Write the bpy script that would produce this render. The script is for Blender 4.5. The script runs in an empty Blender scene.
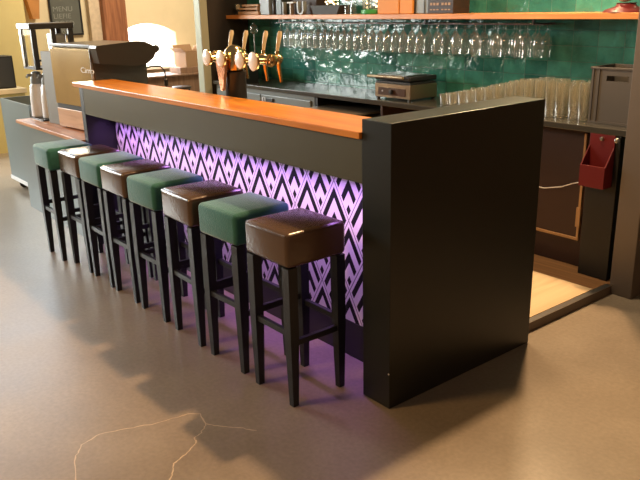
import bpy, bmesh, math, random
from mathutils import Vector, Matrix
random.seed(7)
PI = math.pi
C = bpy.context.scene.collection
S = bpy.context.scene

# ------------------------------------------------------------------ camera
cam_d = bpy.data.cameras.new('camera')
cam = bpy.data.objects.new('camera', cam_d); C.objects.link(cam)
Rm = ((0.6280, 0.7779, -0.0226), (0.2265, -0.2104, -0.9510), (-0.7445, 0.5922, -0.3083))
m3 = Matrix(((Rm[0][0], -Rm[1][0], -Rm[2][0]),
             (Rm[0][1], -Rm[1][1], -Rm[2][1]),
             (Rm[0][2], -Rm[1][2], -Rm[2][2])))
cam.matrix_world = Matrix.Translation((1.9004, -1.8556, 1.5985)) @ m3.to_4x4()
cam_d.sensor_width = 36; cam_d.lens = 727.68 * 36 / 640; cam_d.clip_start = .05
S.camera = cam

# ------------------------------------------------------------------ light
S.view_settings.view_transform = 'Standard'
S.view_settings.look = 'None'
S.view_settings.gamma = 1
S.view_settings.exposure = 0.0
S.cycles.transparent_max_bounces = 48
w = bpy.data.worlds.new('world'); S.world = w; w.use_nodes = True
w.node_tree.nodes['Background'].inputs[0].default_value = (1.0, .86, .68, 1)
w.node_tree.nodes['Background'].inputs[1].default_value = .11

def area(name, loc, target, size, power, col, size_y=None, spread=None):
    l = bpy.data.lights.new(name, 'AREA'); l.energy = power; l.color = col; l.size = size
    if size_y: l.shape = 'RECTANGLE'; l.size_y = size_y
    if spread: l.spread = spread
    o = bpy.data.objects.new(name, l); C.objects.link(o); o.location = loc
    o.rotation_euler = (Vector(target) - Vector(loc)).to_track_quat('-Z', 'Y').to_euler()
    return o
# warm high lamp behind the bar, shining over the back wall (casts the bar's shadow forward)
area('ceiling_spot_light', (-1.38, 3.1, 6.8), (-.6, .3, 0), .30, 520, (1.0, .60, .29))
# daylight through the guests' side windows in the left wall
area('window_daylight', (-7.95, -2.0, 2.15), (-1.5, -1.4, .3), 2.6, 400, (.86, .92, .90), 1.6)
area('floor_sheen_fill', (-7.66, .40, 2.75), (-3.0, -.9, 0), 1.5, 55, (.60, .80, 1.0), 1.5)  # added cool light with the unseen glow panel, for blue sheen on the floor
area('arched_window_daylight', (-8.1, 2.96, 1.1), (-4, 2.2, .6), .8, 40, (.9, .95, 1.0), .5)
# LED strip under the fascia
area('led_strip_light', (-1.55, .10, .924), (-1.55, .13, 0), 2.7, 9, (.60, .27, 1.0), .02, math.radians(110))
# warm lamps over the back counter, then added fills for back room and guest side
area('back_bar_lamp', (-.5, 1.2, 2.9), (-.8, 2.3, 1.0), .25, 52, (1.0, .74, .44))
area('shelf_lamp', (-.80, 2.1, 2.42), (.5, .2, 0), .14, 24, (1.0, .68, .38))
area('back_room_fill', (-6.0, 2.4, 3.9), (-7.2, 3.0, 1.5), .6, 150, (1.0, .84, .60))  # added fill that brightens the far walls and their warm reflections
area('guest_side_fill', (-1.5, -3.0, 3.2), (-.5, -.6, 0), .6, 80, (1.0, .56, .20))  # added warm front fill for the shaded floor before the bar

# ------------------------------------------------------------------ materials
MATS = {}
def mat(name, col, rough=.5, metal=0, bump=0, bscale=40, var=0, vscale=6, spec=None, **kw):
    if name in MATS: return MATS[name]
    m = bpy.data.materials.new(name); m.use_nodes = True
    nt = m.node_tree; b = nt.nodes['Principled BSDF']
    b.inputs['Base Color'].default_value = (*col, 1)
    b.inputs['Roughness'].default_value = rough
    b.inputs['Metallic'].default_value = metal
    if spec is not None: b.inputs['Specular IOR Level'].default_value = spec
    for k, v in kw.items():
        b.inputs[k.replace('_', ' ')].default_value = v
    if var or bump:
        tc = nt.nodes.new('ShaderNodeNewGeometry')
        n = nt.nodes.new('ShaderNodeTexNoise'); n.inputs['Scale'].default_value = vscale
        n.inputs['Detail'].default_value = 5
        nt.links.new(tc.outputs['Position'], n.inputs['Vector'])
        if var:
            mx = nt.nodes.new('ShaderNodeMix'); mx.data_type = 'RGBA'
            mx.inputs[6].default_value = (*[c * (1 - var) for c in col], 1)
            mx.inputs[7].default_value = (*[min(1, c * (1 + var)) for c in col], 1)
            nt.links.new(n.outputs['Fac'], mx.inputs[0]); nt.links.new(mx.outputs[2], b.inputs['Base Color'])
        if bump:
            n2 = nt.nodes.new('ShaderNodeTexNoise'); n2.inputs['Scale'].default_value = bscale
            nt.links.new(tc.outputs['Position'], n2.inputs['Vector'])
            bp = nt.nodes.new('ShaderNodeBump'); bp.inputs['Strength'].default_value = bump
            bp.inputs['Distance'].default_value = .01
            nt.links.new(n2.outputs['Fac'], bp.inputs['Height']); nt.links.new(bp.outputs[0], b.inputs['Normal'])
    MATS[name] = m
    return m

def N(nt, t, **inp):
    n = nt.nodes.new(t)
    for k, v in inp.items(): n.inputs[k].default_value = v
    return n
def math_(nt, op, a, b=None, c=None):
    n = nt.nodes.new('ShaderNodeMath'); n.operation = op
    for i, v in enumerate((a, b, c)):
        if v is None: continue
        if isinstance(v, (int, float)): n.inputs[i].default_value = v
        else: nt.links.new(v, n.inputs[i])
    return n.outputs[0]

def wood(name, c1, c2, rough=.35, axis=0, scale=1.0, coat=0.0):
    m = bpy.data.materials.new(name); m.use_nodes = True; nt = m.node_tree; b = nt.nodes['Principled BSDF']
    g = nt.nodes.new('ShaderNodeNewGeometry'); mp = nt.nodes.new('ShaderNodeMapping')
    sc = [14 * scale] * 3; sc[axis] = 1.1 * scale
    mp.inputs['Scale'].default_value = sc
    nt.links.new(g.outputs['Position'], mp.inputs['Vector'])
    n = N(nt, 'ShaderNodeTexNoise', Scale=1.6, Detail=8.0, Distortion=.9)
    nt.links.new(mp.outputs[0], n.inputs['Vector'])
    r = nt.nodes.new('ShaderNodeValToRGB')
    r.color_ramp.elements[0].position = .3; r.color_ramp.elements[0].color = (*c1, 1)
    r.color_ramp.elements[1].position = .7; r.color_ramp.elements[1].color = (*c2, 1)
    nt.links.new(n.outputs['Fac'], r.inputs[0]); nt.links.new(r.outputs[0], b.inputs['Base Color'])
    b.inputs['Roughness'].default_value = rough; b.inputs['Coat Weight'].default_value = coat
    b.inputs['Coat Roughness'].default_value = .15
    bp = N(nt, 'ShaderNodeBump', Strength=.12, Distance=.004)
    nt.links.new(n.outputs['Fac'], bp.inputs['Height']); nt.links.new(bp.outputs[0], b.inputs['Normal'])
    MATS[name] = m; return m

def floor_mat():
    m = bpy.data.materials.new('polished_concrete'); m.use_nodes = True; nt = m.node_tree; b = nt.nodes['Principled BSDF']
    g = nt.nodes.new('ShaderNodeNewGeometry')
    n = N(nt, 'ShaderNodeTexNoise', Scale=1.3, Detail=9.0, Roughness=.62)
    nt.links.new(g.outputs['Position'], n.inputs['Vector'])
    r = nt.nodes.new('ShaderNodeValToRGB')
    e = r.color_ramp.elements
    e[0].position = .28; e[0].color = (.185, .150, .115, 1)
    e[1].position = .75; e[1].color = (.300, .250, .195, 1)
    nt.links.new(n.outputs['Fac'], r.inputs[0])
    n2 = N(nt, 'ShaderNodeTexNoise', Scale=55.0, Detail=3.0)
    nt.links.new(g.outputs['Position'], n2.inputs['Vector'])
    mx = nt.nodes.new('ShaderNodeMix'); mx.data_type = 'RGBA'; mx.blend_type = 'OVERLAY'; mx.inputs[0].default_value = .25
    nt.links.new(r.outputs[0], mx.inputs[6]); nt.links.new(n2.outputs['Fac'], mx.inputs[7])
    nt.links.new(mx.outputs[2], b.inputs['Base Color'])
    rr = N(nt, 'ShaderNodeMapRange'); rr.inputs['To Min'].default_value = .26; rr.inputs['To Max'].default_value = .46
    nt.links.new(n.outputs['Fac'], rr.inputs[0]); nt.links.new(rr.outputs[0], b.inputs['Roughness'])
    b.inputs['Specular IOR Level'].default_value = .75
    bp = N(nt, 'ShaderNodeBump', Strength=.08, Distance=.01)
    nt.links.new(n.outputs['Fac'], bp.inputs['Height']); nt.links.new(bp.outputs[0], b.inputs['Normal'])
    return m

def tile_mat():
    m = bpy.data.materials.new('teal_glazed_tile'); m.use_nodes = True; nt = m.node_tree; b = nt.nodes['Principled BSDF']
    g = nt.nodes.new('ShaderNodeNewGeometry'); sx = nt.nodes.new('ShaderNodeSeparateXYZ')
    nt.links.new(g.outputs['Position'], sx.inputs[0])
    cb = nt.nodes.new('ShaderNodeCombineXYZ')
    xx = math_(nt, 'ADD', sx.outputs[0], 10.05); zz = math_(nt, 'ADD', sx.outputs[2], .022)
    nt.links.new(xx, cb.inputs[0]); nt.links.new(zz, cb.inputs[1])
    br = nt.nodes.new('ShaderNodeTexBrick'); br.offset = 0.0; br.squash = 1.0
    for k, v in {'Scale': 1.0, 'Mortar Size': .0022, 'Mortar Smooth': .3, 'Brick Width': .172, 'Row Height': .0955}.items():
        br.inputs[k].default_value = v
    br.inputs['Color1'].default_value = (.022, .125, .105, 1); br.inputs['Color2'].default_value = (.065, .26, .20, 1)
    br.inputs['Mortar'].default_value = (.10, .20, .165, 1)
    nt.links.new(cb.outputs[0], br.inputs['Vector'])
    n = N(nt, 'ShaderNodeTexNoise', Scale=9.0, Detail=4.0)
    nt.links.new(g.outputs['Position'], n.inputs['Vector'])
    mx = nt.nodes.new('ShaderNodeMix'); mx.data_type = 'RGBA'; mx.blend_type = 'OVERLAY'; mx.inputs[0].default_value = .6
    nt.links.new(br.outputs['Color'], mx.inputs[6]); nt.links.new(n.outputs['Fac'], mx.inputs[7])
    nt.links.new(mx.outputs[2], b.inputs['Base Color'])
    b.inputs['Roughness'].default_value = .10
    h = math_(nt, 'MULTIPLY_ADD', br.outputs['Fac'], -.6, n.outputs['Fac'])
    bp = N(nt, 'ShaderNodeBump', Strength=.8, Distance=.02)
    nt.links.new(h, bp.inputs['Height']); nt.links.new(bp.outputs[0], b.inputs['Normal'])
    return m

def pattern_mat():
    m = bpy.data.materials.new('diamond_pattern_panel'); m.use_nodes = True; nt = m.node_tree; b = nt.nodes['Principled BSDF']
    g = nt.nodes.new('ShaderNodeNewGeometry'); s = nt.nodes.new('ShaderNodeSeparateXYZ')
    nt.links.new(g.outputs['Position'], s.inputs[0])
    X = math_(nt, 'DIVIDE', math_(nt, 'ADD', s.outputs[0], 10.574), .2)
    Z = math_(nt, 'DIVIDE', math_(nt, 'ADD', s.outputs[2], -.84 + 3.4), .34)
    fa = math_(nt, 'FRACT', math_(nt, 'ADD', Z, X))
    fb = math_(nt, 'FRACT', math_(nt, 'ADD', math_(nt, 'SUBTRACT', Z, X), 200))
    d = math_(nt, 'SUBTRACT', 1.0, math_(nt, 'MAXIMUM', fa, fb))      # 0 at upper edges
    lo = math_(nt, 'MINIMUM', fa, fb)                                  # 0 at lower edges
    def band(v, a, c): return math_(nt, 'MULTIPLY', math_(nt, 'GREATER_THAN', v, a), math_(nt, 'LESS_THAN', v, c))
    dark = math_(nt, 'ADD', math_(nt, 'ADD', band(d, .09, .24), band(d, .435, .59)), band(d, .78, .94))
    dark = math_(nt, 'MULTIPLY', dark, math_(nt, 'GREATER_THAN', lo, .07))
    groove = math_(nt, 'MAXIMUM', math_(nt, 'LESS_THAN', d, .014), math_(nt, 'LESS_THAN', lo, .014))
    mx = nt.nodes.new('ShaderNodeMix'); mx.data_type = 'RGBA'
    mx.inputs[6].default_value = (.90, .88, .88, 1); mx.inputs[7].default_value = (.012, .011, .014, 1)
    nt.links.new(dark, mx.inputs[0])
    mg = nt.nodes.new('ShaderNodeMix'); mg.data_type = 'RGBA'; mg.inputs[7].default_value = (.30, .29, .30, 1)
    nt.links.new(groove, mg.inputs[0]); nt.links.new(mx.outputs[2], mg.inputs[6])
    nt.links.new(mg.outputs[2], b.inputs['Base Color']); b.inputs['Roughness'].default_value = .5; b.inputs['Specular IOR Level'].default_value = .2
    return m

M_floor = floor_mat(); M_tile = tile_mat(); M_pat = pattern_mat()
M_top = wood('oiled_worktop_wood', (.50, .145, .012), (.72, .28, .028), .32, 0, 1.0, .0)
M_shelfw = wood('shelf_wood', (.55, .20, .05), (.78, .33, .10), .4, 0)
M_ctop = wood('coffee_counter_wood', (.42, .16, .06), (.62, .28, .12), .4, 0)
M_plat = wood('platform_wood', (.16, .075, .028), (.28, .14, .055), .5, 0)
M_litplat = wood('lit_platform_wood', (.55, .40, .23), (.70, .53, .33), .5, 1, .7)  # platform wood in its lit tone, light put into the colour
M_post = wood('timber_post_wood', (.20, .07, .03), (.42, .17, .075), .7, 2)
M_clad = wood('cladding_wood', (.16, .09, .055), (.30, .18, .11), .7, 2)
M_mwood = wood('machine_wood', (.50, .25, .12), (.66, .38, .2), .45, 0)
M_wick = wood('crate_wood', (.38, .18, .07), (.62, .34, .15), .6, 0, 2)
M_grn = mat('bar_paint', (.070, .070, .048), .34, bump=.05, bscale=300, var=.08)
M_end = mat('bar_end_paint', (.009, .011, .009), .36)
M_plinth = mat('plinth_black', (.02, .021, .024), .5)
M_gpanel = mat('counter_blue_grey', (.13, .17, .18), .35, var=.06)
M_vel = mat('green_velvet', (.024, .150, .140), .85, bump=.3, bscale=140, var=.22, vscale=22, Sheen_Weight=.5, Sheen_Roughness=.4)
M_leath = mat('brown_leather', (.085, .050, .031), .24, bump=.10, bscale=60, var=.12, vscale=9, spec=.7)
M_leg = mat('black_leg_wood', (.008, .010, .012), .42, bump=.1, bscale=90)
M_thread = mat('seam', (.045, .03, .022), .6)
M_steel = mat('brushed_steel', (.55, .56, .55), .28, 1)
M_dsteel = mat('dark_counter', (.045, .042, .036), .22, var=.1)
M_cab = mat('cabinet_grey', (.16, .18, .18), .35, var=.05)
M_black = mat('black_plastic', (.015, .015, .016), .4)
M_dark = mat('dark_brown_wall', (.030, .022, .017), .6, var=.1)
M_brownd = mat('red_brown_cabinet', (.028, .009, .005), .5, var=.15)
M_tan = mat('tan_trim', (.36, .20, .085), .5)
M_red = mat('red_plastic', (.13, .008, .010), .4)
M_crate = mat('grey_plastic_crate', (.085, .072, .062), .5, bump=.05)
M_col = mat('grey_column_paint', (.125, .098, .078), .6, bump=.05, var=.06)
M_alu = mat('aluminium', (.7, .7, .7), .3, 1)
M_yel = mat('yellow_plaster', (.80, .66, .30), .85, bump=.1, bscale=20, var=.05)
M_bei = mat('beige_plaster', (.72, .62, .42), .85, bump=.1, bscale=20, var=.06)
M_chip = mat('chipped_plaster', (.62, .50, .36), .9, bump=.4, bscale=14, var=.3, vscale=18)
M_white = mat('white_plastic', (.72, .72, .74), .35)
M_sill = mat('white_sill', (.85, .83, .78), .5)
M_board = mat('chalkboard', (.10, .105, .092), .7, var=.2)
M_chalk = mat('chalk', (.24, .25, .23), .9)
M_gold = mat('polished_brass', (.82, .60, .30), .16, 1)
M_copper = mat('copper', (.62, .26, .13), .25, 1)
M_mirror = mat('brass_mirror', (.70, .57, .38), .14, 1, bump=.12, bscale=4, var=.3, vscale=3)
M_bronze = mat('dark_bronze', (.05, .042, .038), .3, .4)
M_card = mat('cardboard', (.36, .22, .12), .8, var=.1)
M_orange = mat('orange_card', (.80, .30, .05), .6)
M_yell = mat('yellow_card', (.85, .48, .05), .6)
M_tin = mat('blue_grey_tin', (.25, .28, .30), .4)
M_green = mat('green_plastic', (.06, .40, .10), .4)
M_pearl = mat('medallion_enamel', (.78, .82, .86), .25)
M_cream = mat('cream_ball', (.85, .62, .40), .5)
M_cable = mat('white_cable', (.6, .55, .5), .5)
M_crack = mat('filled_crack', (.52, .42, .31), .5)
M_cupb = mat('yellow_cupboard', (.55, .50, .22), .6)
def glass(name, col=(1, 1, 1), rough=.0, ior=1.45):
    m = bpy.data.materials.new(name); m.use_nodes = True; b = m.node_tree.nodes['Principled BSDF']
    b.inputs['Base Color'].default_value = (*col, 1); b.inputs['Roughness'].default_value = rough
    b.inputs['Transmission Weight'].default_value = 1; b.inputs['IOR'].default_value = ior
    return m
def thin_glass(name, milk, col, gl=.6, ro=.06):
    m = bpy.data.materials.new(name); m.use_nodes = True; nt = m.node_tree
    for n in list(nt.nodes):
        if n.type == 'BSDF_PRINCIPLED': nt.nodes.remove(n)
    out = [n for n in nt.nodes if n.type == 'OUTPUT_MATERIAL'][0]
    t = N(nt, 'ShaderNodeBsdfTransparent', Color=(.96, .97, .96, 1)); g = N(nt, 'ShaderNodeBsdfAnisotropic', Color=(1, 1, 1, 1), Roughness=ro)
    d = N(nt, 'ShaderNodeBsdfTranslucent', Color=(*col, 1)); d2 = N(nt, 'ShaderNodeBsdfDiffuse', Color=(*col, 1))
    lw = N(nt, 'ShaderNodeLayerWeight', Blend=.35)
    a = nt.nodes.new('ShaderNodeMixShader'); b = nt.nodes.new('ShaderNodeMixShader'); c = nt.nodes.new('ShaderNodeMixShader')
    b.inputs[0].default_value = .5; nt.links.new(d.outputs[0], b.inputs[1]); nt.links.new(d2.outputs[0], b.inputs[2])
    c.inputs[0].default_value = milk; nt.links.new(t.outputs[0], c.inputs[1]); nt.links.new(b.outputs[0], c.inputs[2])
    f = math_(nt, 'MULTIPLY_ADD', lw.outputs['Facing'], gl, .05)
    nt.links.new(f, a.inputs[0]); nt.links.new(c.outputs[0], a.inputs[1]); nt.links.new(g.outputs[0], a.inputs[2])
    nt.links.new(a.outputs[0], out.inputs[0]); return m
M_glass = thin_glass('clear_glass', .05, (.95, .97, .95), .42); M_beer = thin_glass('cloudy_beer_glass', .09, (1.0, .84, .58), .85, .14); M_pane = glass('case_glass', (.97, 1, .98), .0, 1.1)
def emit(name, col, s):
    m = bpy.data.materials.new(name); m.use_nodes = True; b = m.node_tree.nodes['Principled BSDF']
    b.inputs['Emission Color'].default_value = (*col, 1); b.inputs['Emission Strength'].default_value = s
    b.inputs['Base Color'].default_value = (*col, 1); return m
M_day = emit('daylight_sky', (1, .99, .96), 3.5)
M_sheenglow = emit('blue_sheen_glow', (.68, .86, 1), 1.7)  # glow of the added panel that the floor reflects
M_bulb = emit('string_light_bulb', (1, .75, .4), 5)

# ------------------------------------------------------------------ mesh helpers
def bm_box(bm, x0, x1, y0, y1, z0, z1, bev=0, seg=2):
    b2 = bmesh.new()
    r = bmesh.ops.create_cube(b2, size=1)
    for v in b2.verts:
        v.co = Vector(((x0 + x1) / 2 + v.co.x * (x1 - x0), (y0 + y1) / 2 + v.co.y * (y1 - y0), (z0 + z1) / 2 + v.co.z * (z1 - z0)))
    if bev: bmesh.ops.bevel(b2, geom=list(b2.edges), offset=bev, segments=seg, affect='EDGES', profile=.5)
    join(bm, b2)
def join(bm, b2):
    me = bpy.data.meshes.new('tmp'); b2.to_mesh(me); b2.free(); bm.from_mesh(me); bpy.data.meshes.remove(me)
def box(*a, **k):
    bm = bmesh.new(); bm_box(bm, *a, **k); return bm
def boxes(*l, bev=0):
    bm = bmesh.new()
    for a in l: bm_box(bm, *a, bev=bev)
    return bm
def lathe(bm, prof, c=(0, 0, 0), n=20, axis='Z', closed=True):
    rings = []
    for r, h in prof:
        ring = []
        for i in range(n):
            a = 2 * PI * i / n
            p = (r * math.cos(a), r * math.sin(a), h)
            if axis == 'Y': p = (p[0], h, p[1])
            if axis == 'X': p = (h, p[0], p[1])
            ring.append(bm.verts.new(Vector(p) + Vector(c)))
        rings.append(ring)
    for a, b in zip(rings, rings[1:]):
        for i in range(n):
            bm.faces.new((a[i], a[(i + 1) % n], b[(i + 1) % n], b[i]))
    if closed:
        bm.faces.new(rings[0][::-1]); bm.faces.new(rings[-1])
    return bm
def tube(bm, pts, r, n=8):
    pts = [Vector(p) for p in pts]; rings = []
    rs = r if isinstance(r, (list, tuple)) else [r] * len(pts)
    for k, p in enumerate(pts):
        d = (pts[min(k + 1, len(pts) - 1)] - pts[max(k - 1, 0)]).normalized()
        u = d.cross(Vector((0, 0, 1)) if abs(d.z) < .9 else Vector((1, 0, 0))).normalized(); v = d.cross(u)
        rings.append([bm.verts.new(p + rs[k] * (math.cos(2 * PI * i / n) * u + math.sin(2 * PI * i / n) * v)) for i in range(n)])
    for a, b in zip(rings, rings[1:]):
        for i in range(n): bm.faces.new((a[i], a[(i + 1) % n], b[(i + 1) % n], b[i]))
    bm.faces.new(rings[0][::-1]); bm.faces.new(rings[-1])
    return bm
def prism(bm, poly, axis, a, b):
    """poly of 2-D points extruded along axis from a to b"""
    def P(u, v, t):
        return {'X': (t, u, v), 'Y': (u, t, v), 'Z': (u, v, t)}[axis]
    A = [bm.verts.new(P(u, v, a)) for u, v in poly]; B = [bm.verts.new(P(u, v, b)) for u, v in poly]
    bm.faces.new(A); bm.faces.new(B[::-1])
    for i in range(len(poly)): bm.faces.new((A[i], A[(i + 1) % len(poly)], B[(i + 1) % len(poly)], B[i]))
    return bm
def obj(name, bm, m, parent=None, smooth=False):
    bmesh.ops.recalc_face_normals(bm, faces=bm.faces)
    me = bpy.data.meshes.new(name); bm.to_mesh(me); bm.free()
    me.materials.append(m)
    if smooth:
        me.polygons.foreach_set('use_smooth', [True] * len(me.polygons))
        try: me.set_sharp_from_angle(angle=math.radians(40))
        except Exception: pass
    o = bpy.data.objects.new(name, me); C.objects.link(o)
    if parent: o.parent = parent
    return o
def tag(o, label, cat, group=None):
    o['label'] = label; o['category'] = cat
    if group: o['group'] = group
    return o
def thing(name, label, cat, loc=(0, 0, 0), rz=0, group=None):
    o = bpy.data.objects.new(name, None); C.objects.link(o); o.empty_display_size = .1
    o.location = loc; o.rotation_euler = (0, 0, rz)
    return tag(o, label, cat, group)
def struct(name, bm, m, parent=None):
    o = obj(name, bm, m, parent)
    if not parent: o['kind'] = 'structure'
    return o
def dup(root, loc=None, rz=None, label=None):
    r = root.copy(); C.objects.link(r)
    if loc is not None: r.location = loc
    if rz is not None: r.rotation_euler = (0, 0, rz)
    if label: r['label'] = label
    for ch in list(root.children):
        c = ch.copy(); C.objects.link(c); c.parent = r
        for g in list(ch.children):
            d = g.copy(); C.objects.link(d); d.parent = c
    return r
def text_bm(body, size, depth=.001):
    cu = bpy.data.curves.new('t', 'FONT'); cu.body = body; cu.size = size; cu.extrude = depth
    o = bpy.data.objects.new('t', cu); C.objects.link(o)
    bpy.context.view_layer.update()
    me = bpy.data.meshes.new_from_object(o.evaluated_get(bpy.context.evaluated_depsgraph_get()))
    bm = bmesh.new(); bm.from_mesh(me)
    bpy.data.objects.remove(o); bpy.data.curves.remove(cu); bpy.data.meshes.remove(me)
    return bm

# ------------------------------------------------------------------ structure
struct('floor', box(-8.3, 3.5, -5, 5.2, -.1, 0), M_floor)
# back wall with tiles
struct('wall_back', box(-4.4, .7, 2.31, 2.5, 0, 3.08), M_tile)
struct('wall_right', box(3.5, 3.7, -5, 2.31, 0, 4.6), M_clad)
struct('wall_back_plain', box(.701, 3.7, 2.311, 2.5, 0, 3.08), M_clad)
struct('wall_partition', box(-4.55, -4.401, 1.86, 5.0, 0, 4.6), M_dark)
struct('wall_far', box(-8.0, -4.551, 5.0, 5.2, 0, 4.6), M_bei)
# left wall (x=-8) with an arched window opening
def left_wall():
    bm = bmesh.new()
    y0, y1, zs, zt = 2.50, 3.42, .80, 1.26
    arch = [(y0 + (y1 - y0) * t / 14, zt + .135 * math.sin(PI * t / 14)) for t in range(15)]
    for a, b in ((-5, -3.3), (-2.1, -1.9), (-.7, y0)): prism(bm, [(a, 0), (b, 0), (b, 4.6), (a, 4.6)], 'X', -8.3, -8.0)
    for a, b in ((-3.3, -2.1), (-1.9, -.7)):
        prism(bm, [(a, 0), (b, 0), (b, 1.3), (a, 1.3)], 'X', -8.3, -8.0); prism(bm, [(a, 3.0), (b, 3.0), (b, 4.6), (a, 4.6)], 'X', -8.3, -8.0)
    prism(bm, [(y1, 0), (5.2, 0), (5.2, 4.6), (y1, 4.6)], 'X', -8.3, -8.0)
    prism(bm, [(y0, 0), (y1, 0), (y1, zs), (y0, zs)], 'X', -8.3, -8.0)
    for a, b in zip(arch, arch[1:]):
        prism(bm, [a, b, (b[0], 4.6), (a[0], 4.6)], 'X', -8.3, -8.0)
    return bm
struct('wall_left', left_wall(), M_bei)
struct('window_1', box(-8.29, -8.27, 2.45, 3.47, .75, 1.45), M_day)
struct('window_2', box(-8.29, -8.27, -3.35, -2.05, 1.25, 3.05), M_day)
struct('window_3', box(-8.29, -8.27, -1.95, -.65, 1.25, 3.05), M_day)
struct('added_sheen_panel', box(-7.719, -7.70, -.40, 1.10, 1.95, 3.5), M_sheenglow)  # unseen glowing panel on the pier, added so the floor reflects blue
struct('trim_3', boxes((-7.719, -7.68, -.46, -.40, 1.89, 3.56), (-7.719, -7.68, 1.10, 1.16, 1.89, 3.56), (-7.719, -7.68, -.40, 1.10, 1.89, 1.95), (-7.719, -7.68, -.40, 1.10, 3.5, 3.56)), M_sill)  # frame around the added glow panel
struct('trim_1', box(-8.04, -7.86, 2.5, 3.6, .765, .80, bev=.006), M_sill)
# yellow pier left of the beige wall
struct('wall_pier', box(-8.0, -7.72, -.6, 1.22, 0, 4.6), M_yel)
struct('trim_2', box(-8.0, -7.9, 2.12, 2.28, 0, 4.6), M_chip)
# structural grey column at right
struct('column', box(-.081, .05, 1.806, 1.95, 0, 2.7, bev=.004), M_col)
# steel door post at the end of the back counter
struct('post', box(-4.50, -4.385, 1.765, 1.85, 0, 2.7, bev=.01), mat('pale_metal_post', (.40, .41, .31), .45, .1))
# raised platform behind the bar
p = struct('platform', box(-4.33, -.085, .285, 2.305, 0, .05), M_plat)
struct('platform_edge', boxes((-.084, -.068, .945, 1.8, 0, .0495)), mat('platform_side', (.12, .09, .065), .6, var=.15))
struct('edge_strip', boxes((-.098, -.066, .945, 1.8, .0505, .0545)), M_alu, None)
ps = obj('lit_floor_area', box(-2.9, -.10, .80, 1.665, .051, .057, bev=.001), M_litplat)  # light on the platform as paler wood, ending at the shadow line
tag(ps, 'pale board coloured as the lit part of the platform floor behind the bar', 'board')

# filled crack line on the floor
def crack():
    bm = bmesh.new()
    for pts in ([(-.3685, -1.1811), (-.5239, -1.1261), (-.5898, -1.073), (-.6169, -.989), (-.5786, -.8795), (-.5457, -.80), (-.525, -.70), (-.515, -.6467), (-.4853, -.6129), (-.403, -.6327), (-.34, -.59), (-.2881, -.5447), (-.22, -.50)],
                [(-.403, -.6327), (-.36, -.68), (-.345, -.72), (-.31, -.73), (-.27, -.80), (-.25, -.86), (-.19, -.90), (-.12, -.96), (-.08, -1.02)]):
        fine = []
        for a, b in zip(pts, pts[1:]):
            for k in range(6):
                t = k / 6; fine.append(Vector((a[0] + (b[0] - a[0]) * t + random.uniform(-.003, .003), a[1] + (b[1] - a[1]) * t + random.uniform(-.003, .003), .0006)))
        prev = None
        for i, q in enumerate(fine):
            d = (fine[min(i + 1, len(fine) - 1)] - fine[max(i - 1, 0)]).normalized()
            n = Vector((-d.y, d.x, 0)) * random.uniform(.0013, .0032)
            cur = (bm.verts.new(q + n), bm.verts.new(q - n))
            if prev: bm.faces.new((prev[0], prev[1], cur[1], cur[0]))
            prev = cur
    return bm
struct('floor_crack', crack(), M_crack)

# ------------------------------------------------------------------ the bar
bar = thing('bar_counter', 'long dark grey-green bar with lilac lit diamond patterned front and tall end block', 'bar counter')
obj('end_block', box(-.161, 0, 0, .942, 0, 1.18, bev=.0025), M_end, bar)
obj('fascia', box(-2.945, -.162, .001, .022, .928, 1.102), M_grn, bar)
pp = obj('patterned_panel', box(-2.937, -.162, .2, .215, .18, 1.10), M_pat, bar); pp['label'] = 'black and white diamond patterned panel lit lilac'
obj('plinth', box(-2.937, -.162, .197, .213, 0, .178), M_plinth, bar)
obj('end_panel', box(-3.006, -2.946, 0, .275, 0, 1.102, bev=.002), M_plinth, bar)
obj('back_board', box(-2.94, -.162, .262, .276, 0, 1.102), M_plinth, bar)
obj('screw_cap', boxes((-.0025, -.0, .0, .0, 0, 0)) if False else lathe(bmesh.new(), [(.0001, -.002), (.004, -.002), (.004, 0), (.0001, 0)], (-.004, -.0005, .16), 8, 'Y'), M_white, bar)
t = obj('bar_worktop', box(-3.09, -.163, -.012, .278, 1.103, 1.131, bev=.003), M_top)
tag(t, 'long orange oiled wooden worktop lying along the top of the bar', 'worktop')

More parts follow.
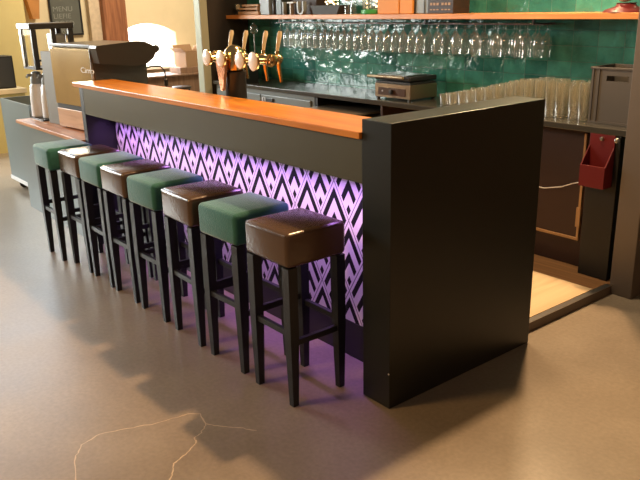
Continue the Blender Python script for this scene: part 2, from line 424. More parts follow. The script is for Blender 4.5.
# bar stools
def seat_bm():
    bm = box(-.152, .152, -.152, .152, .614, .757, bev=.022, seg=4)
    for v in bm.verts:
        if v.co.z > .74:
            q = max(abs(v.co.x), abs(v.co.y)) / .152
            v.co.z += .006 * (1 - q * q)
    return bm
def make_stool(kind):
    lm = M_leath if kind == 'brown' else M_vel
    t = thing('bar_stool', '', 'bar stool')
    bm = seat_bm()
    s = obj('seat', bm, lm, t, True)
    if kind == 'brown':
        sb = bmesh.new()
        q = .1475; z = .749
        for a, b in (((-q, -q), (q, -q)), ((q, -q), (q, q)), ((q, q), (-q, q)), ((-q, q), (-q, -q))):
            a2 = Vector((a[0] * .93, a[1] * .93, z)); b2 = Vector((b[0] * .93, b[1] * .93, z))
            if a[1] == b[1]: a2.y = b2.y = a[1]
            else: a2.x = b2.x = a[0]
            tube(sb, [a2, b2], .0032, 6)
        obj('piping', sb, lm, s)
    for sx in (-1, 1):
        for sy in (-1, 1):
            b2 = bmesh.new(); poly_t, poly_b = [], []
            for (u, v) in ((0, 0), (1, 0), (1, 1), (0, 1)):
                xo, yo = sx * .146, sy * .146
                poly_t.append(b2.verts.new((xo - sx * u * .044, yo - sy * v * .044, .6135)))
                k = .028
                poly_b.append(b2.verts.new((sx * .140 - sx * u * k, sy * .140 - sy * v * k, 0)))
            mid = []
            for (u, v) in ((0, 0), (1, 0), (1, 1), (0, 1)):
                mid.append(b2.verts.new((sx * .146 - sx * u * .042, sy * .146 - sy * v * .042, .30)))
            for A, B in ((poly_b, mid), (mid, poly_t)):
                for i in range(4): b2.faces.new((A[i], A[(i + 1) % 4], B[(i + 1) % 4], B[i]))
            b2.faces.new(poly_b); b2.faces.new(poly_t)
            obj('leg', b2, M_leg, t)
    for (a, zz) in (('f', .325), ('b', .325), ('l', .355), ('r', .285)):
        if a in 'fb':
            y = -.128 if a == 'f' else .128
            obj('stretcher', box(-.108, .108, y - .010, y + .010, zz - .013, zz + .013, bev=.002), M_leg, t)
        else:
            x = -.128 if a == 'l' else .128
            obj('stretcher', box(x - .010, x + .010, -.108, .108, zz - .013, zz + .013, bev=.002), M_leg, t)
    return t
sb = make_stool('brown'); sg = make_stool('green')
lab = ['brown leather bar stool nearest to the tall end block',
       'green velvet bar stool nearest to the tall end block, right behind the front brown stool',
       'second brown leather bar stool counted from the tall end block',
       'second green velvet bar stool counted from the tall end block',
       'third brown leather bar stool counted from the tall end block',
       'third green velvet bar stool counted from the tall end block',
       'farthest brown leather bar stool, beside the end green stool',
       'farthest green velvet bar stool, in front of the coffee counter']
xs = [-.411, -.794, -1.161, -1.55, -1.90, -2.226, -2.56, -2.91]
rzs = [0, .03, -.03, .02, .01, -.01, .01, -.02]
for i, x in enumerate(xs):
    src = sb if i % 2 == 0 else sg
    loc = (x, -.15 - (.045 if i == 7 else 0), 0)
    if i < 2:
        src.location = loc; src.rotation_euler = (0, 0, rzs[i]); src['label'] = lab[i]; r = src
    else:
        r = dup(src, loc, rzs[i], lab[i])
    r['group'] = 'brown bar stools' if i % 2 == 0 else 'green bar stools'

# under-bar work counter carrying the beer tower
uc = thing('under_bar_counter', 'dark steel work counter standing behind the bar under the beer tower', 'counter')
obj('body', box(-2.9, -.25, .30, .74, .05, .86), M_dsteel, uc); obj('work_surface', box(-2.93, -.22, .285, .76, .861, .885, bev=.003), M_steel, uc)

# beer tower
bt = thing('beer_tower', 'brass beer tower with four taps and white round badges behind the bar', 'beer tap tower', (-1.70, .42, .886))
bm = bmesh.new(); lathe(bm, [(.09, 0), (.09, .015), (.062, .03), (.060, .33), (.064, .34), (.064, .36)], n=24)
obj('column', bm, M_bronze, bt, True)
bm = bmesh.new()
prism(bm, [(-.05, .42), (.05, .42), (.010, .26), (-.010, .26)], 'Y', -.095, -.078)
o = obj('front_badge_plate', bm, M_copper, bt); o['label'] = 'copper wedge plate'
bm = bmesh.new(); lathe(bm, [(.045, .361), (.058, .37), (.062, .40), (.062, .45), (.052, .48), (.03, .50), (.01, .507)], n=24)
obj('brass_dome', bm, M_gold, bt, True)
bm = bmesh.new(); lathe(bm, [(.012, -.215), (.026, -.21), (.026, .385), (.012, .39)], (0, 0, .435), 18, 'X')
for xx in (-.2, .36): lathe(bm, [(.026, -.008), (.034, -.005), (.034, .005), (.026, .008)], (xx, 0, .435), 18, 'X')
obj('crossbar', bm, M_gold, bt, True)
TX = (-.14, .01, .205, .335)
for k, dx in enumerate(TX):
    f = bmesh.new()
    lathe(f, [(.018, .02), (.028, .03), (.028, .05), (.016, .06), (.022, .075), (.012, .09)], (dx, 0, .435), 14, 'Y')
    lathe(f, [(.022, -.02), (.028, 0), (.022, .02), (.012, .03), (.012, .045)], (dx, .06, .435), 14)
    tube(f, [(dx, .065, .42), (dx, .068, .38), (dx, .075, .34), (dx, .078, .315)], [.013, .011, .009, .008], 10)
    tp = obj('tap', f, M_gold, bt, True)
    h = bmesh.new(); tube(h, [(dx, .06, .465), (dx, .062, .49), (dx, .070, .53), (dx, .080, .565), (dx, .084, .58)], [.007, .009, .012, .0135, .009], 12)
    obj('handle', h, mat('handle_ivory_brass', (.66, .52, .32), .25), tp, True)
    b = bmesh.new()
    lathe(b, [(.012, -.085), (.014, -.03)], (dx, 0, .435), 12, 'Y')
    lathe(b, [(.020, -.10), (.047, -.098), (.047, -.088), (.020, -.085)], (dx, 0, .435), 24, 'Y')
    bd = obj('badge', b, M_gold, tp, True)
    b = bmesh.new(); lathe(b, [(.004, -.106), (.034, -.105), (.043, -.1005), (.042, -.0985)], (dx, 0, .435), 24, 'Y')
    if k == 3:
        for v in b.verts: v.co.z = .435 + (v.co.z - .435) * 1.15
    obj('badge_face', b, M_pearl, bd, True) if False else obj('badge_face', b, M_pearl, tp, True)

# ------------------------------------------------------------------ back counter
bc = thing('back_counter_cabinet', 'grey refrigerated cabinet under the left half of the back counter', 'cabinet')
obj('body', box(-4.33, -2.80, 1.86, 2.30, .052, .885), M_cab, bc)
for k, (a, b_) in enumerate(((-4.30, -3.56), (-3.545, -2.84))):
    d = obj('door', box(a, b_, 1.843, 1.859, .10, .845, bev=.004), M_cab, bc)
    xx = -3.42 if k else -4.0
    hm = boxes((xx - .07, xx + .07, 1.826, 1.842, .795, .825), bev=.003)
    obj('handle', hm, M_black, d)
    obj('handle_tip', boxes((xx - .085, xx - .071, 1.824, 1.842, .793, .827), (xx - .045, xx - .035, 1.823, 1.8255, .793, .827)), M_white, d)
dc = thing('dark_open_cabinet', 'dark open undercounter unit with a pulled out shelf below the contact grill', 'cabinet')
obj('carcass', boxes((-2.79, -2.76, 1.86, 2.30, .052, .885), (-1.0, -.97, 1.86, 2.30, .052, .885), (-2.76, -1.0, 2.27, 2.30, .052, .885), (-2.76, -1.0, 1.86, 2.27, .052, .09), (-2.76, -1.0, 1.86, 2.27, .45, .47)), M_black, dc)
obj('divider', box(-2.02, -2.0, 1.86, 2.265, .472, .885), mat('divider_brown', (.06, .03, .02), .5), dc)
obj('pulled_out_shelf', box(-2.74, -2.16, 1.66, 2.2, .80, .815, bev=.003), mat('shelf_grey', (.20, .18, .15), .3, .6), dc)
rc = thing('brown_cabinet', 'dark red-brown cabinet with tan edging under the glasses', 'cabinet')
obj('body', box(-.965, -.31, 1.94, 2.30, .052, .885), M_brownd, rc)
tr = bmesh.new(); bm_box(tr, -.392, -.376, 1.925, 1.939, .215, .86, bev=.002); bm_box(tr, -.90, -.392, 1.925, 1.939, .215, .231, bev=.002)
bm_box(tr, -.40, -.372, 1.92, 1.939, .30, .42, bev=.002)
obj('door_edging', tr, M_tan, rc)
wt = obj('back_worktop', box(-4.345, -.09, 1.83, 2.309, .886, .92, bev=.004), M_dsteel)
tag(wt, 'long dark stone worktop of the back counter below the tiles', 'worktop')
bp = obj('black_end_panel', box(-.306, -.122, 1.84, 2.2, .052, .885, bev=.002), mat('end_panel_black', (.008, .007, .006), .55))
tag(bp, 'black upright panel carrying the red bottle opener bin beside the grey column', 'panel')
# red opener bin
rb = thing('red_catch_bin', 'small dark red wall bin screwed to the black end panel', 'bin', (-.225, 1.839, .60))
bmr = bmesh.new()
bm_box(bmr, -.075, .075, -.008, 0, 0, .285, bev=.002)
bm_box(bmr, -.075, .075, -.085, -.079, 0, .12, bev=.001)
bm_box(bmr, -.075, .075, -.079, -.008, 0, .006)
prism(bmr, [(-.079, .006), (-.008, .006), (-.008, .22), (-.079, .12)], 'X', -.075, -.070)
prism(bmr, [(-.079, .006), (-.008, .006), (-.008, .22), (-.079, .12)], 'X', .070, .075)
obj('bin', bmr, M_red, rb)
b = bmesh.new(); lathe(b, [(.002, -.022), (.010, -.020), (.012, -.008)], (0, 0, .262), 12, 'Y'); obj('screw', b, M_steel, rb, True)
b = bmesh.new(); lathe(b, [(.002, 1.812), (.012, 1.815), (.016, 1.825), (.010, 1.832), (.010, 1.839)], (-.135, 0, .862), 14, 'Y')
tag(obj('chrome_knob', b, M_steel, None, True), 'small chrome knob on the black end panel right of the red bin', 'knob')
b = bmesh.new(); tube(b, [(-.75, 1.92, .50), (-.62, 1.905, .50), (-.50, 1.90, .53), (-.42, 1.90, .565), (-.33, 1.83, .60), (-.30, 1.825, .605)], .0035, 6)
tag(obj('cable', b, M_cable), 'thin pale cable hanging across the brown cabinet', 'cable')

# contact grill
cg = thing('contact_grill', 'steel contact grill with closed lid on the back worktop', 'contact grill', (-1.96, 2.05, .921), 0)
cg.scale = (1.08, 1.05, 1)
bm = bmesh.new(); bm_box(bm, -.17, .17, -.125, .14, .012, .115, bev=.006)
body = obj('body', bm, mat('grill_steel', (.33, .25, .17), .28, .9), cg)
obj('control_panel', box(-.135, .125, -.129, -.1255, .03, .085, bev=.001), mat('control_panel_brown', (.07, .03, .015), .3), cg)
b = bmesh.new(); lathe(b, [(.003, -.150), (.014, -.149), (.016, -.130)], (.0, 0, .057), 14, 'Y'); obj('knob', b, M_black, cg, True)
b = bmesh.new(); lathe(b, [(.002, -.133), (.006, -.132), (.006, -.1295)], (-.09, 0, .06), 10, 'Y'); obj('indicator_lamp', b, M_white, cg, True)
obj('lower_plate', box(-.16, .165, -.125, .13, .116, .132, bev=.002), M_black, cg)
lid = obj('lid', box(-.165, .17, -.13, .135, .139, .172, bev=.008), M_black, cg)
obj('lid_top', box(-.15, .12, -.12, .09, .1725, .179, bev=.002), M_steel, lid)
b = bmesh.new(); tube(b, [(-.20, -.165, .165), (.02, -.165, .168), (.14, -.165, .168)], .010, 10)
tube(b, [(-.12, -.165, .165), (-.12, -.128, .16)], .007, 8); tube(b, [(.10, -.165, .165), (.10, -.128, .16)], .007, 8)
obj('handle', b, mat('grill_handle', (.45, .36, .24), .3, .7), lid, True)
for (fx, fy) in ((-.15, -.11), (.15, -.11), (-.15, .12), (.15, .12)):
    b = bmesh.new(); lathe(b, [(.014, -.001), (.012, .0115)], (fx, fy, 0), 10); obj('foot', b, M_black, cg)

ORD = ['first', 'second', 'third', 'fourth', 'fifth', 'sixth', 'seventh', 'eighth', 'ninth', 'tenth', 'eleventh', 'twelfth', 'thirteenth', 'fourteenth', 'fifteenth', 'sixteenth', 'seventeenth', 'eighteenth', 'nineteenth', 'twentieth']
ORD += ['twenty-' + w_ for w_ in ORD[:9]] + ['thirtieth'] + ['thirty-' + w_ for w_ in ORD[:5]]
ROWS = ['front', 'second', 'third', 'rearmost']
# drinking glasses on the worktop
def tumbler(h, r):
    bm = bmesh.new()
    lathe(bm, [(r * .80, 0), (r * .82, .003), (r * .9, h * .5), (r, h), (r * .93, h), (r * .82, h * .5), (r * .72, .012), (.001, .010)], n=12, closed=False)
    bm.verts.ensure_lookup_table(); bm.faces.new([bm.verts[i] for i in range(12)][::-1])
    return bm
protos = {}
for i, x in enumerate([-1.52 + .076 * k for k in range(15)]):
    t_ = (i + 1) / 15
    h = round(.055 + .150 * min(1, t_ * 1.55), 3)
    if i >= 14: h = .205
    for j in range(4):
        y = 1.995 + j * .078
        if x > -.43: continue
        xx = x + random.uniform(-.006, .006) - (0.02 if j % 2 else 0); yy = y + random.uniform(-.004, .004)
        key = h
        if key not in protos:
            o = obj('beer_glass', tumbler(h, .034), M_beer, None, True); protos[key] = o
            small = h < .12
        else:
            o = protos[key].copy(); C.objects.link(o)
        o.location = (xx, yy, .9205); o.scale = (1, 1, random.uniform(.93, 1.06)); w_ = ORD[i] + ' from the left in the ' + ROWS[j] + ' row'
        if h < .12: tag(o, 'short clear tumbler on the back worktop, ' + w_, 'glass', 'short tumblers at the left end of the back worktop')
        elif h < .2: tag(o, 'medium height clear glass on the back worktop, ' + w_, 'glass', 'medium glasses in rows on the back worktop')
        else: tag(o, 'tall clear beer glass on the back worktop, ' + w_, 'glass', 'tall beer glasses beside the crate')

# grey crate
cr = thing('storage_crate', 'grey plastic storage crate with handle slots on the back worktop beside the column', 'crate', (-.245, 2.08, .921))
bm = bmesh.new()
W, D_, H_ = .165, .125, .31
bm_box(bm, -W + .012, W - .012, -D_ + .012, D_ - .012, 0, .008)
for sx in (-1, 1):
    a, b_ = sorted((sx * (W - .006), sx * (W - .014))); bm_box(bm, a, b_, -D_ + .008, D_ - .008, .0, H_ - .01)
for sy in (-1, 1):
    a, b_ = sorted((sy * (D_ - .006), sy * (D_ - .014)))
    bm_box(bm, -W + .01, W - .01, a, b_, 0, H_ - .075)
    bm_box(bm, -W + .01, -.065, a, b_, H_ - .075, H_ - .01); bm_box(bm, .065, W - .01, a, b_, H_ - .075, H_ - .01)
    bm_box(bm, -.065, .065, a, b_, H_ - .045, H_ - .01)
obj('body', bm, M_crate, cr)
bm = bmesh.new()
bm_box(bm, -W, W, -D_, -D_ + .012, H_ - .012, H_, bev=.002); bm_box(bm, -W, W, D_ - .012, D_, H_ - .012, H_, bev=.002)
bm_box(bm, -W, -W + .012, -D_ + .012, D_ - .012, H_ - .012, H_); bm_box(bm, W - .012, W, -D_ + .012, D_ - .012, H_ - .012, H_)
obj('rim', bm, M_crate, cr)
bm = bmesh.new()
for x in (-W + .02, -W + .055, W - .055, W - .02): bm_box(bm, x - .004, x + .004, -D_ - .001, -D_ + .005, .01, H_ - .013)
bm_box(bm, -W + .01, W - .01, -D_ - .002, -D_ + .0055, 0, .012)
obj('ribs', bm, M_crate, cr)

# bottle gadgets next to the door post
dr = thing('drip_rack', 'black and chrome rack of bar tools on the worktop beside the door post', 'rack', (-4.02, 1.98, .921))
obj('rack', boxes((-.22, .16, -.12, .06, 0, .012), (-.22, -.21, -.12, .06, .012, .16), (.15, .16, -.12, .06, .012, .16), (-.21, .15, .05, .06, .012, .16)), M_black, dr)
b = bmesh.new()
for k in range(5): tube(b, [(-.18 + .065 * k, -.10, .03 + .015 * (k % 3)), (-.15 + .065 * k, .03, .09 + .01 * (k % 2))], .012, 8)
obj('tools', b, M_steel, dr, True)
# ball whisk like glass stem hanging by tap
# ------------------------------------------------------------------ shelf and what is on it
sh = obj('wall_shelf', box(-4.42, -.13, 2.06, 2.309, 1.482, 1.517, bev=.003), M_shelfw)
tag(sh, 'long orange wooden wall shelf above the teal tiles', 'shelf')
ZS = 1.518
def T(name, label, cat, loc): return thing(name, label, cat, loc)
# little glass lamp at the left end
a = T('glass_candle_holder', 'small glass candle holder at the left end of the wooden shelf', 'candle holder', (-4.30, 2.14, ZS))
b = bmesh.new(); lathe(b, [(.03, 0), (.032, .01), (.012, .02), (.012, .035), (.032, .05), (.034, .10), (.028, .10), (.024, .05), (.001, .045)], n=16, closed=False); obj('holder', b, M_glass, a, True)
b = bmesh.new(); lathe(b, [(.018, .052), (.02, .085), (.006, .098)], n=12); obj('candle', b, M_cream, a, True)
# folded wooden pieces
a = T('wooden_rack', 'small brown wooden slatted rack near the left end of the shelf', 'rack', (-4.06, 2.17, ZS))
obj('slat', box(-.17, .17, -.08, .08, 0, .03, bev=.003), M_wick, a)
for k, (x0, x1, zz) in enumerate(((-.15, .16, .045), (-.10, .17, .075))):
    obj('slat', box(x0, x1, -.08, -.05, zz, zz + .018, bev=.002), M_wick, a)
    obj('slat', box(x0, x1, .05, .08, zz, zz + .018, bev=.002), M_wick, a)
for x in (-.08, .1): obj('bracket', box(x - .012, x + .012, -.048, .048, .0305, .093), M_wick, a)
b = bmesh.new(); bm_box(b, -.075, .075, -.05, .05, 0, .19, bev=.004); a = T('blue_grey_tin', 'upright blue-grey tin box right of the wooden rack', 'tin', (-3.82, 2.16, ZS))
obj('body', b, M_tin, a); obj('lid', box(-.078, .078, -.053, .053, .191, .21, bev=.003), M_tin, a)
def bottle(bm, r, h):
    return lathe(bm, [(r * .9, 0), (r, .01), (r, h * .6), (r * .4, h * .75), (r * .38, h)], n=16)
for x, r, h, mm, nm in ((-3.71, .022, .17, M_bronze, 'small dark bottle just right of the blue-grey tin'), ):
    tt = T('small_bottle', nm, 'bottle', (x, 2.15, ZS)); b = bmesh.new(); bottle(b, r, h); obj('body', b, mm, tt, True)
    b = bmesh.new(); lathe(b, [(r * .42, h + .0005), (r * .42, h + .02)], n=12); obj('cap', b, M_tan, tt)
tt = T('dark_tin', 'dark greenish tin box left of the letter shapes on the shelf', 'tin', (-3.61, 2.17, ZS))
obj('body', box(-.04, .04, -.05, .05, 0, .165, bev=.003), mat('dark_green_tin', (.05, .06, .05), .4), tt); obj('lid', box(-.042, .042, -.052, .052, .166, .185, bev=.003), M_bronze, tt)
# letter blocks
def letter(ch, label, x, z0, size, mm, y=2.12):
    b = text_bm(ch, size, .018)
    for v in b.verts: v.co = Vector((v.co.x, -v.co.z, v.co.y))
    x0 = min(v.co.x for v in b.verts); zmin = min(v.co.z for v in b.verts)
    for v in b.verts: v.co.x -= x0; v.co.z -= zmin
    o = obj('shelf_letter', b, mm); o.location = (x, y, z0); tag(o, label, 'letter'); return o
letter('I', 'grey standing letter I on the shelf, leftmost of the three letters', -3.53, ZS, .155, mat('letter_grey', (.30, .30, .27), .4))
letter('T', 'standing letter T with pale edges between the letters I and U', -3.46, ZS, .155, mat('letter_pale', (.50, .46, .38), .4))
letter('U', 'pale grey standing letter U on the shelf', -3.32, ZS, .155, mat('letter_grey2', (.36, .38, .37), .4))
db = T('dark_box', 'dark brown boxes behind the letters on the shelf', 'box', (-3.33, 2.245, ZS))
obj('body', box(-.20, .17, -.055, .055, 0, .125, bev=.003), mat('box_brown', (.06, .035, .025), .6), db)
yb = obj('yellow_carton', box(-3.47, -3.27, 2.18, 2.30, ZS + .126, ZS + .22, bev=.003), M_yell); tag(yb, 'yellow-orange carton on the dark box behind the letters', 'carton')
ob = obj('orange_carton', box(-3.265, -3.165, 2.18, 2.30, ZS + .126, ZS + .22, bev=.003), M_orange); tag(ob, 'orange carton right of the yellow carton on the dark box', 'carton')
b = bmesh.new()
prism(b, [(-.15, 0), (.15, 0), (.19, .07), (-.19, .07)], 'Y', -.07, .07)
tr_ = T('dark_tray', 'long dark metal tray with small lights on it, middle of the shelf', 'tray', (-2.94, 2.17, ZS)); obj('tray', b, mat('tray_dark', (.05, .045, .04), .65), tr_)
lg = T('string_lights', 'glowing string of warm fairy lights heaped on the dark tray', 'fairy lights', (-2.92, 2.17, ZS + .071))
for k in range(16):
    aa = k * 2.4; rr = .018 + .0045 * k; b = bmesh.new()
    bmesh.ops.create_icosphere(b, subdivisions=1, radius=.008, matrix=Matrix.Translation((rr * math.cos(aa) * 1.0, rr * math.sin(aa) * .6, .0085 + .07 * (1 - k / 16) * abs(math.sin(k * 1.7)))))
    obj('bulb', b, M_bulb, lg)
b = bmesh.new(); tube(b, [((.018 + .0045 * k) * math.cos(k * 2.4), (.018 + .0045 * k) * .6 * math.sin(k * 2.4), .0085 + .07 * (1 - k / 16) * abs(math.sin(k * 1.7))) for k in range(16)], .0015, 5); obj('wire', b, M_gold, lg)
for k, (x, h) in enumerate(((-2.70, .12), (-2.63, .155))):
    tt = T('salt_mill', ('shorter', 'taller')[k] + ' white and glass table mill right of the dark tray', 'mill', (x, 2.14, ZS))
    b = bmesh.new(); lathe(b, [(.026, 0), (.026, h * .35), (.018, h * .5), (.024, h * .7), (.024, h * .8)], n=16); obj('body', b, M_glass, tt, True)
    b = bmesh.new(); lathe(b, [(.025, h * .805), (.026, h * .95), (.012, h)], n=16); obj('top', b, M_white, tt, True)
    b = bmesh.new(); lathe(b, [(.027, -.0), (.028, .0), (.028, .02)], n=8) ; b.free()
jt = T('glass_jar', 'glass jar with green base and yellow lights on the shelf left of the orange boxes', 'jar', (-2.42, 2.15, ZS))
b = bmesh.new(); lathe(b, [(.085, 0), (.09, .004), (.09, .03), (.07, .034)], n=24); o = obj('base', b, M_green, jt, True); o['label'] = 'green base'
b = bmesh.new(); lathe(b, [(.075, .035), (.08, .05), (.08, .17), (.06, .19), (.06, .20), (.055, .20), (.055, .188), (.074, .168), (.074, .05), (.07, .038)], n=24); obj('jar', b, M_glass, jt, True)
for k in range(10):
    b = bmesh.new(); bmesh.ops.create_icosphere(b, subdivisions=1, radius=.009, matrix=Matrix.Translation((.045 * math.cos(k * 2.1), .045 * math.sin(k * 2.1), .055 + .012 * k))); obj('bulb', b, M_bulb, jt)
for x0, x1, l in ((-2.30, -2.075, 'wide orange storage box on the shelf, left one of two'), (-2.065, -1.935, 'narrow orange storage box on the shelf, right one of two')):
    tt = T('orange_box', l, 'box', ((x0 + x1) / 2, 2.18, ZS)); hw = (x1 - x0) / 2
    obj('body', box(-hw, hw, -.09, .09, 0, .16, bev=.004), M_orange, tt); obj('lid', box(-hw - .001, hw + .001, -.093, .093, .161, .20, bev=.004), M_orange, tt)
gt = T('grey_radio', 'grey metal box between the orange boxes and the dark crate', 'box', (-1.86, 2.17, ZS))
obj('body', box(-.068, .068, -.06, .06, 0, .18, bev=.005), M_tin, gt); obj('side_frame', boxes((-.072, -.060, -.066, -.0605, 0, .18), (.02, .028, -.066, -.0605, 0, .18), (.060, .072, -.066, -.0605, 0, .18)), M_bronze, gt)
dk = T('dark_bottle_crate', 'dark brown slatted crate with pale lettering on the shelf', 'crate', (-1.665, 2.17, ZS))
obj('body', box(-.115, .115, -.085, .085, 0, .19, bev=.003), mat('crate_dark_brown', (.035, .018, .012), .5), dk)
for rz_ in (.022, .055, .10, .145):
    for xx in (-.085, -.055, -.025, .02, .05, .08):
        obj('letter_mark', box(xx - .010, xx + .010, -.0875, -.0855, rz_, rz_ + (.008 if rz_ < .03 else .016)), mat('crate_letter', (.45, .28, .18), .6), dk)
rd = T('red_bowl_stand', 'red stand at the right end of the shelf with a cream ball on it', 'stand', (-.36, 2.18, ZS))
b = bmesh.new(); lathe(b, [(.125, 0), (.115, .012), (.06, .03), (.05, .045), (.055, .05)], n=24); obj('foot', b, M_red, rd, True)
bl = bmesh.new(); bmesh.ops.create_uvsphere(bl, u_segments=24, v_segments=14, radius=.055); o = obj('cream_ball', bl, M_cream, None, True); o.location = (-.36, 2.16, ZS + .108)
tag(o, 'cream coloured ball resting on the red stand at the shelf end', 'ball')

# ------------------------------------------------------------------ hanging glass rack
ra = thing('glass_rack', 'dark metal hanging rail rack fixed under the wooden shelf', 'rack')
RY = (2.10, 2.185, 2.27)
for y in RY:
    for s in (-1, 1): obj('rail', box(-3.62, -.82, y + s * .019 - .004, y + s * .019 + .004, 1.446, 1.450), M_bronze, ra)
for x in (-3.55, -2.7, -1.8, -.9): obj('bracket', boxes((x - .006, x + .006, 2.07, 2.305, 1.4505, 1.456), (x - .006, x + .006, 2.075, 2.085, 1.456, 1.481)), M_bronze, ra)
b = bmesh.new()
lathe(b, [(.001, 0), (.033, .001), (.034, -.002), (.006, -.006), (.0035, -.012), (.0035, -.055), (.012, -.065), (.029, -.088), (.0375, -.125), (.035, -.170), (.030, -.210), (.0295, -.210)], n=12, closed=False)
wg = obj('wine_glass', b, M_glass, None, True); first = True
cnt = [0, 0, 0]
for k in range(32):
    for j, y in enumerate(RY):
        x = -3.56 + k * .085
        if k > 20 and j == 0 and k % 2: continue
        w_ = ORD[cnt[j]] + ' from the left in the ' + ('front', 'middle', 'back')[j] + ' row'; cnt[j] += 1
        o = wg if first else wg.copy()
        if not first: C.objects.link(o)
        first = False
        o.location = (x + random.uniform(-.002, .002), y, 1.4535); o.rotation_euler = (0, 0, random.random() * 6)
        tag(o, 'clear wine glass hanging in the rack, ' + w_, 'wine glass', 'wine glasses hanging under the shelf')
# slim stand with glass knob behind the taps
fs = thing('knob_stand', 'slim steel stand with a glass knob on the back worktop behind the beer taps', 'stand', (-4.02, 2.12, .9205))
b = bmesh.new(); lathe(b, [(.05, 0), (.05, .006), (.008, .012), (.007, .42)], n=14); obj('pole', b, M_steel, fs, True)
b = bmesh.new(); lathe(b, [(.01, .421), (.034, .435), (.042, .465), (.034, .495), (.012, .51), (.008, .53)], n=16); obj('glass_knob', b, M_glass, fs, True)

# ------------------------------------------------------------------ coffee counter
cc = thing('coffee_counter', 'low blue-grey counter with wooden top left of the bar, carrying the coffee machine', 'counter')
obj('body', box(-4.39, -3.012, -.02, .72, 0, .717), M_gpanel, cc)
obj('worktop', box(-4.41, -3.008, -.035, .74, .718, .745, bev=.003), M_ctop, cc)
# rolling cabinet
rk = thing('rolling_cabinet', 'open topped blue-grey rolling cabinet on castors at the far end of the coffee counter', 'cabinet')
obj('body', boxes((-5.26, -4.46, .10, .118, .085, .84), (-5.26, -5.242, .118, .60, .085, .84), (-4.478, -4.46, .118, .60, .085, .84), (-5.242, -4.478, .582, .60, .085, .84), (-5.242, -4.478, .118, .582, .085, .10)), M_gpanel, rk)
obj('inner_shelf', box(-5.24, -4.48, .12, .58, .70, .715), M_black, rk)
obj('base_rail', box(-5.265, -4.455, .092, .0995, .085, .12), M_white, rk)
for (x, y) in ((-5.16, .17), (-4.56, .17), (-5.16, .53), (-4.56, .53)):
    b = bmesh.new(); lathe(b, [(.012, -.014), (.036, -.012), (.036, .012), (.012, .014)], (x, y, .0365), 16, 'X'); bm_box(b, x - .02, x + .02, y - .02, y + .02, .070, .0845)
    bm_box(b, x - .019, x - .015, y - .01, y + .01, .03, .0705); bm_box(b, x + .015, x + .019, y - .01, y + .01, .03, .0705)
    obj('castor', b, M_black, rk)

# espresso machine
em = thing('espresso_machine', 'espresso machine with mirrored brass back panel and wooden base on the coffee counter', 'coffee machine', (-3.40, .118, .7455), math.radians(5.5))
obj('base', box(-.325, .285, 0, .46, .012, .15, bev=.004), M_mwood, em)
obj('gap_trim', box(-.32, .28, .006, .455, .151, .185), M_black, em)
b = bmesh.new(); prism(b, [(0, .186), (.44, .186), (.44, .545), (.02, .60), (.0, .585)], 'X', -.325, .285)
obj('back_panel', b, M_mirror, em)
obj('side_panel', box(.2855, .295, .02, .43, .19, .50, bev=.002), mat('side_glass_grey', (.12, .12, .12), .15, .5), em)
obj('edge_trim', boxes((.2855, .291, -.004, .012, .186, .60)), M_steel, em)
b = bmesh.new(); prism(b, [(-.005, .601), (.0, .618), (.26, .632), (.36, .632), (.42, .612), (.455, .59), (.48, .585), (.485, .56), (.46, .545), (.44, .51), (.38, .475), (.30, .465), (.012, .50)], 'X', .296, .39)
h = obj('hood', b, M_bronze, em)
obj('top_cover', box(-.327, .2955, -.003, .45, .601, .622, bev=.004), M_bronze, em)
b = bmesh.new(); lathe(b, [(.005, 0), (.024, .005), (.028, .02), (.02, .035), (.006, .04)], (.345, .475, .573), 12, 'Y'); obj('knob', b, M_black, em, True)
b = bmesh.new(); tube(b, [(.345, .36, .47), (.345, .38, .44), (.345, .44, .45), (.345, .52, .445), (.345, .55, .41), (.345, .555, .35)], .006, 8)
lathe(b, [(.006, 0), (.015, .01), (.015, .05), (.006, .06)], (.345, .555, .295), 10)
o = obj('steam_wand', b, M_black, em, True)
b = text_bm('Cimo', .055, .001)
for v in b.verts: v.co = Vector((v.co.x * 1.6 + .13, -.002 - v.co.z, v.co.y + .43))
o = obj('logo', b, mat('logo_white', (.9, .88, .8), .4), em); o['label'] = 'white script logo'
for fx in (-.28, .24):
    for fy in (.05, .4):
        b = bmesh.new(); lathe(b, [(.02, 0), (.018, .0115)], (fx, fy, 0), 10); obj('foot', b, M_black, em)

# grey panelled grinder box beside it
gp = thing('grinder_cabinet', 'narrow grey panelled box with wooden edge left of the espresso machine', 'box', (-3.87, .12, .7455), math.radians(6))
obj('body', box(-.135, .085, 0, .28, 0, .555, bev=.004), mat('panel_grey', (.20, .185, .155), .6), gp)
obj('wooden_edge', box(.0855, .112, -.004, .28, 0, .56, bev=.002), M_mwood, gp)

# filter coffee brewer with two flasks
cb_ = thing('filter_brewer', 'tall black framed glass coffee brewer cabinet at the left end of the coffee counter', 'brewer', (-4.405, .09, .7455))
cb_.scale = (1, 1.14, 1.02)
b = bmesh.new()
bm_box(b, 0, .30, 0, .29, 0, .012); 
for (x, y) in ((.27, 0), (.27, .26), (0, .26)): bm_box(b, x, x + .03, y, y + .034, .012 if y else .413, .70)
bm_box(b, .27, .30, .14, .168, .43, .70)
bm_box(b, .279, .299, .022, .268, .46, .475)
obj('frame', b, M_black, cb_)
obj('front_post', boxes((0, .05, 0, .026, .413, .70), bev=.002), M_steel, cb_)
obj('roof', box(-.01, .31, -.01, .30, .701, .745, bev=.006), M_black, cb_)
obj('front_pane', box(.0505, .2695, .006, .010, .42, .70), M_pane, cb_)
obj('side_pane', box(.288, .291, .0345, .1395, .48, .70), M_pane, cb_)
obj('water_tank', box(.06, .25, .175, .255, .42, .66, bev=.01), M_steel, cb_)
obj('shelf', box(0, .30, 0, .259, .398, .412), M_black, cb_)
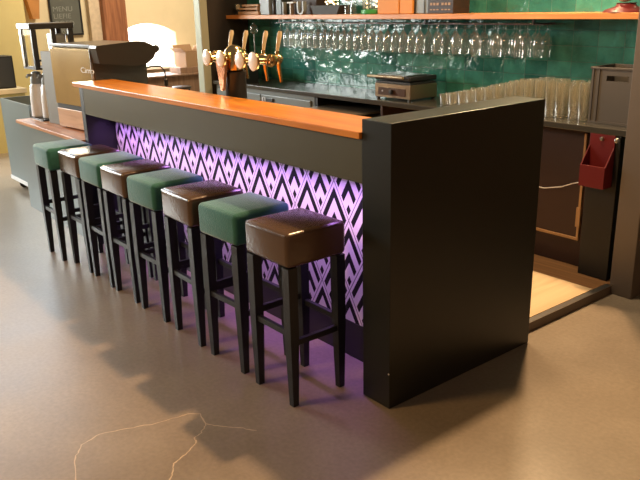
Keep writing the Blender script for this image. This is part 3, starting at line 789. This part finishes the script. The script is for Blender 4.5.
def flask(x, y, label):
    t_ = thing('coffee_flask', label, 'flask', (x, y, .7585))
    b = bmesh.new(); lathe(b, [(.070, 0), (.075, .006), (.071, .15), (.062, .25), (.050, .268)], n=24); obj('body', b, mat('flask_white', (.82, .82, .84), .3), t_, True)
    b = bmesh.new(); lathe(b, [(.052, .2685), (.052, .30), (.038, .35), (.034, .362), (.01, .368)], n=20)
    tube(b, [(0, -.03, .335), (0, -.065, .34), (0, -.08, .32)], [.014, .012, .01], 8); obj('pump_head', b, M_tin, t_, True)
flask(-4.355, .165, 'left of the two white coffee flasks standing in the glass brewer')
flask(-4.205, .205, 'right of the two white coffee flasks standing in the glass brewer')

# ------------------------------------------------------------------ far left wall things
cb = thing('chalkboard', 'black framed chalkboard menu hanging on the beige wall', 'chalkboard', (-7.999, 1.83, 1.28))
obj('board', box(.001, .018, -.19, .19, .02, 1.05), M_board, cb)
obj('frame', boxes((.0, .028, -.21, -.19, 0, 1.07), (.0, .028, .19, .21, 0, 1.07), (.0, .028, -.19, .19, 0, .02), (.0, .028, -.19, .19, 1.05, 1.07)), M_black, cb)
for z_, s_ in ((.215, 'LIEFIE'), (.125, 'GOED'), (.04, '   R'), (.305, 'MENU')):
    b = text_bm(s_, .088, .001)
    for v in b.verts: v.co = Vector((.0195 + v.co.z, v.co.x * 1.1 - .17, v.co.y + z_))
    obj('chalk_text', b, M_chalk, cb)
tp = obj('timber_post', box(-7.998, -7.80, 2.27, 2.60, 0, 2.7, bev=.012), M_post); tag(tp, 'thick brown timber post beside the arched window', 'post')
b = bmesh.new(); prism(b, [(1.26, 2.0), (1.50, 2.0), (1.44, 1.50), (1.36, 1.50)], 'X', -7.998, -7.86)
tag(obj('timber_brace', b, mat('orange_timber', (.50, .22, .06), .6, var=.2)), 'short orange timber bracket on the wall left of the chalkboard', 'bracket')
wb = thing('window_bench', 'brown wood clad bench under the arched window', 'bench')
obj('cladding', box(-7.75, -7.30, 1.70, 4.6, 0, .70), M_clad, wb); obj('top', box(-7.78, -7.27, 1.68, 4.62, .7005, .725, bev=.003), M_clad, wb)
bx = thing('cardboard_box', 'open brown cardboard box on the wood clad bench beside the door post', 'box', (-7.5, 3.34, .8055), .15)
obj('body', boxes((-.13, .13, -.16, -.155, 0, .20), (-.13, .13, .155, .16, 0, .20), (-.13, -.125, -.155, .155, 0, .20), (.125, .13, -.155, .155, 0, .20), (-.125, .125, -.155, .155, 0, .005)), M_card, bx)
b = bmesh.new(); prism(b, [(-.16, .201), (-.155, .201), (-.225, .26), (-.23, .255)], 'X', -.13, .13); obj('flap', b, M_card, bx)
b = bmesh.new(); prism(b, [(.155, .201), (.16, .201), (.20, .275), (.195, .275)], 'X', -.13, .13); obj('flap', b, M_card, bx)
b = bmesh.new(); prism(b, [(-.13, .201), (-.125, .201), (-.165, .29), (-.17, .29)], 'Y', -.155, .155); obj('flap', b, M_card, bx)
bb = obj('wooden_crate', box(-7.66, -7.34, 3.10, 3.50, .7255, .805, bev=.004), M_clad); tag(bb, 'brown wooden crate under the cardboard box on the bench', 'crate')
bs = thing('side_stool', 'small black round stool in front of the wood clad bench', 'stool', (-6.9, 2.86, 0))
b = bmesh.new(); lathe(b, [(.12, .575), (.13, .58), (.13, .60), (.12, .605)], n=24); obj('seat', b, M_bronze, bs)
for k in range(4):
    aa = PI / 4 + k * PI / 2; b = bmesh.new(); tube(b, [(.10 * math.cos(aa), .10 * math.sin(aa), .575), (.15 * math.cos(aa), .15 * math.sin(aa), .0)], .01, 8); obj('leg', b, M_black, bs)
# sideboard with black speaker at far left
sb_ = thing('yellow_sideboard', 'pale yellow sideboard with beige top against the yellow wall', 'sideboard', (-7.4, .4, 0))
obj('body', box(-.3, .28, -.9, .50, 0, .68), M_cupb, sb_); obj('top', box(-.31, .31, -.92, .52, .681, .735, bev=.004), M_bei, sb_)
sp = thing('black_speaker', 'black speaker box standing on the pale yellow sideboard', 'speaker', (-7.35, .62, .736))
obj('cabinet', box(-.15, .15, -.24, .22, 0, .37, bev=.006), M_black, sp); obj('grille', box(.1505, .156, -.22, .20, .02, .35), mat('speaker_grille', (.035, .037, .04), .8), sp)
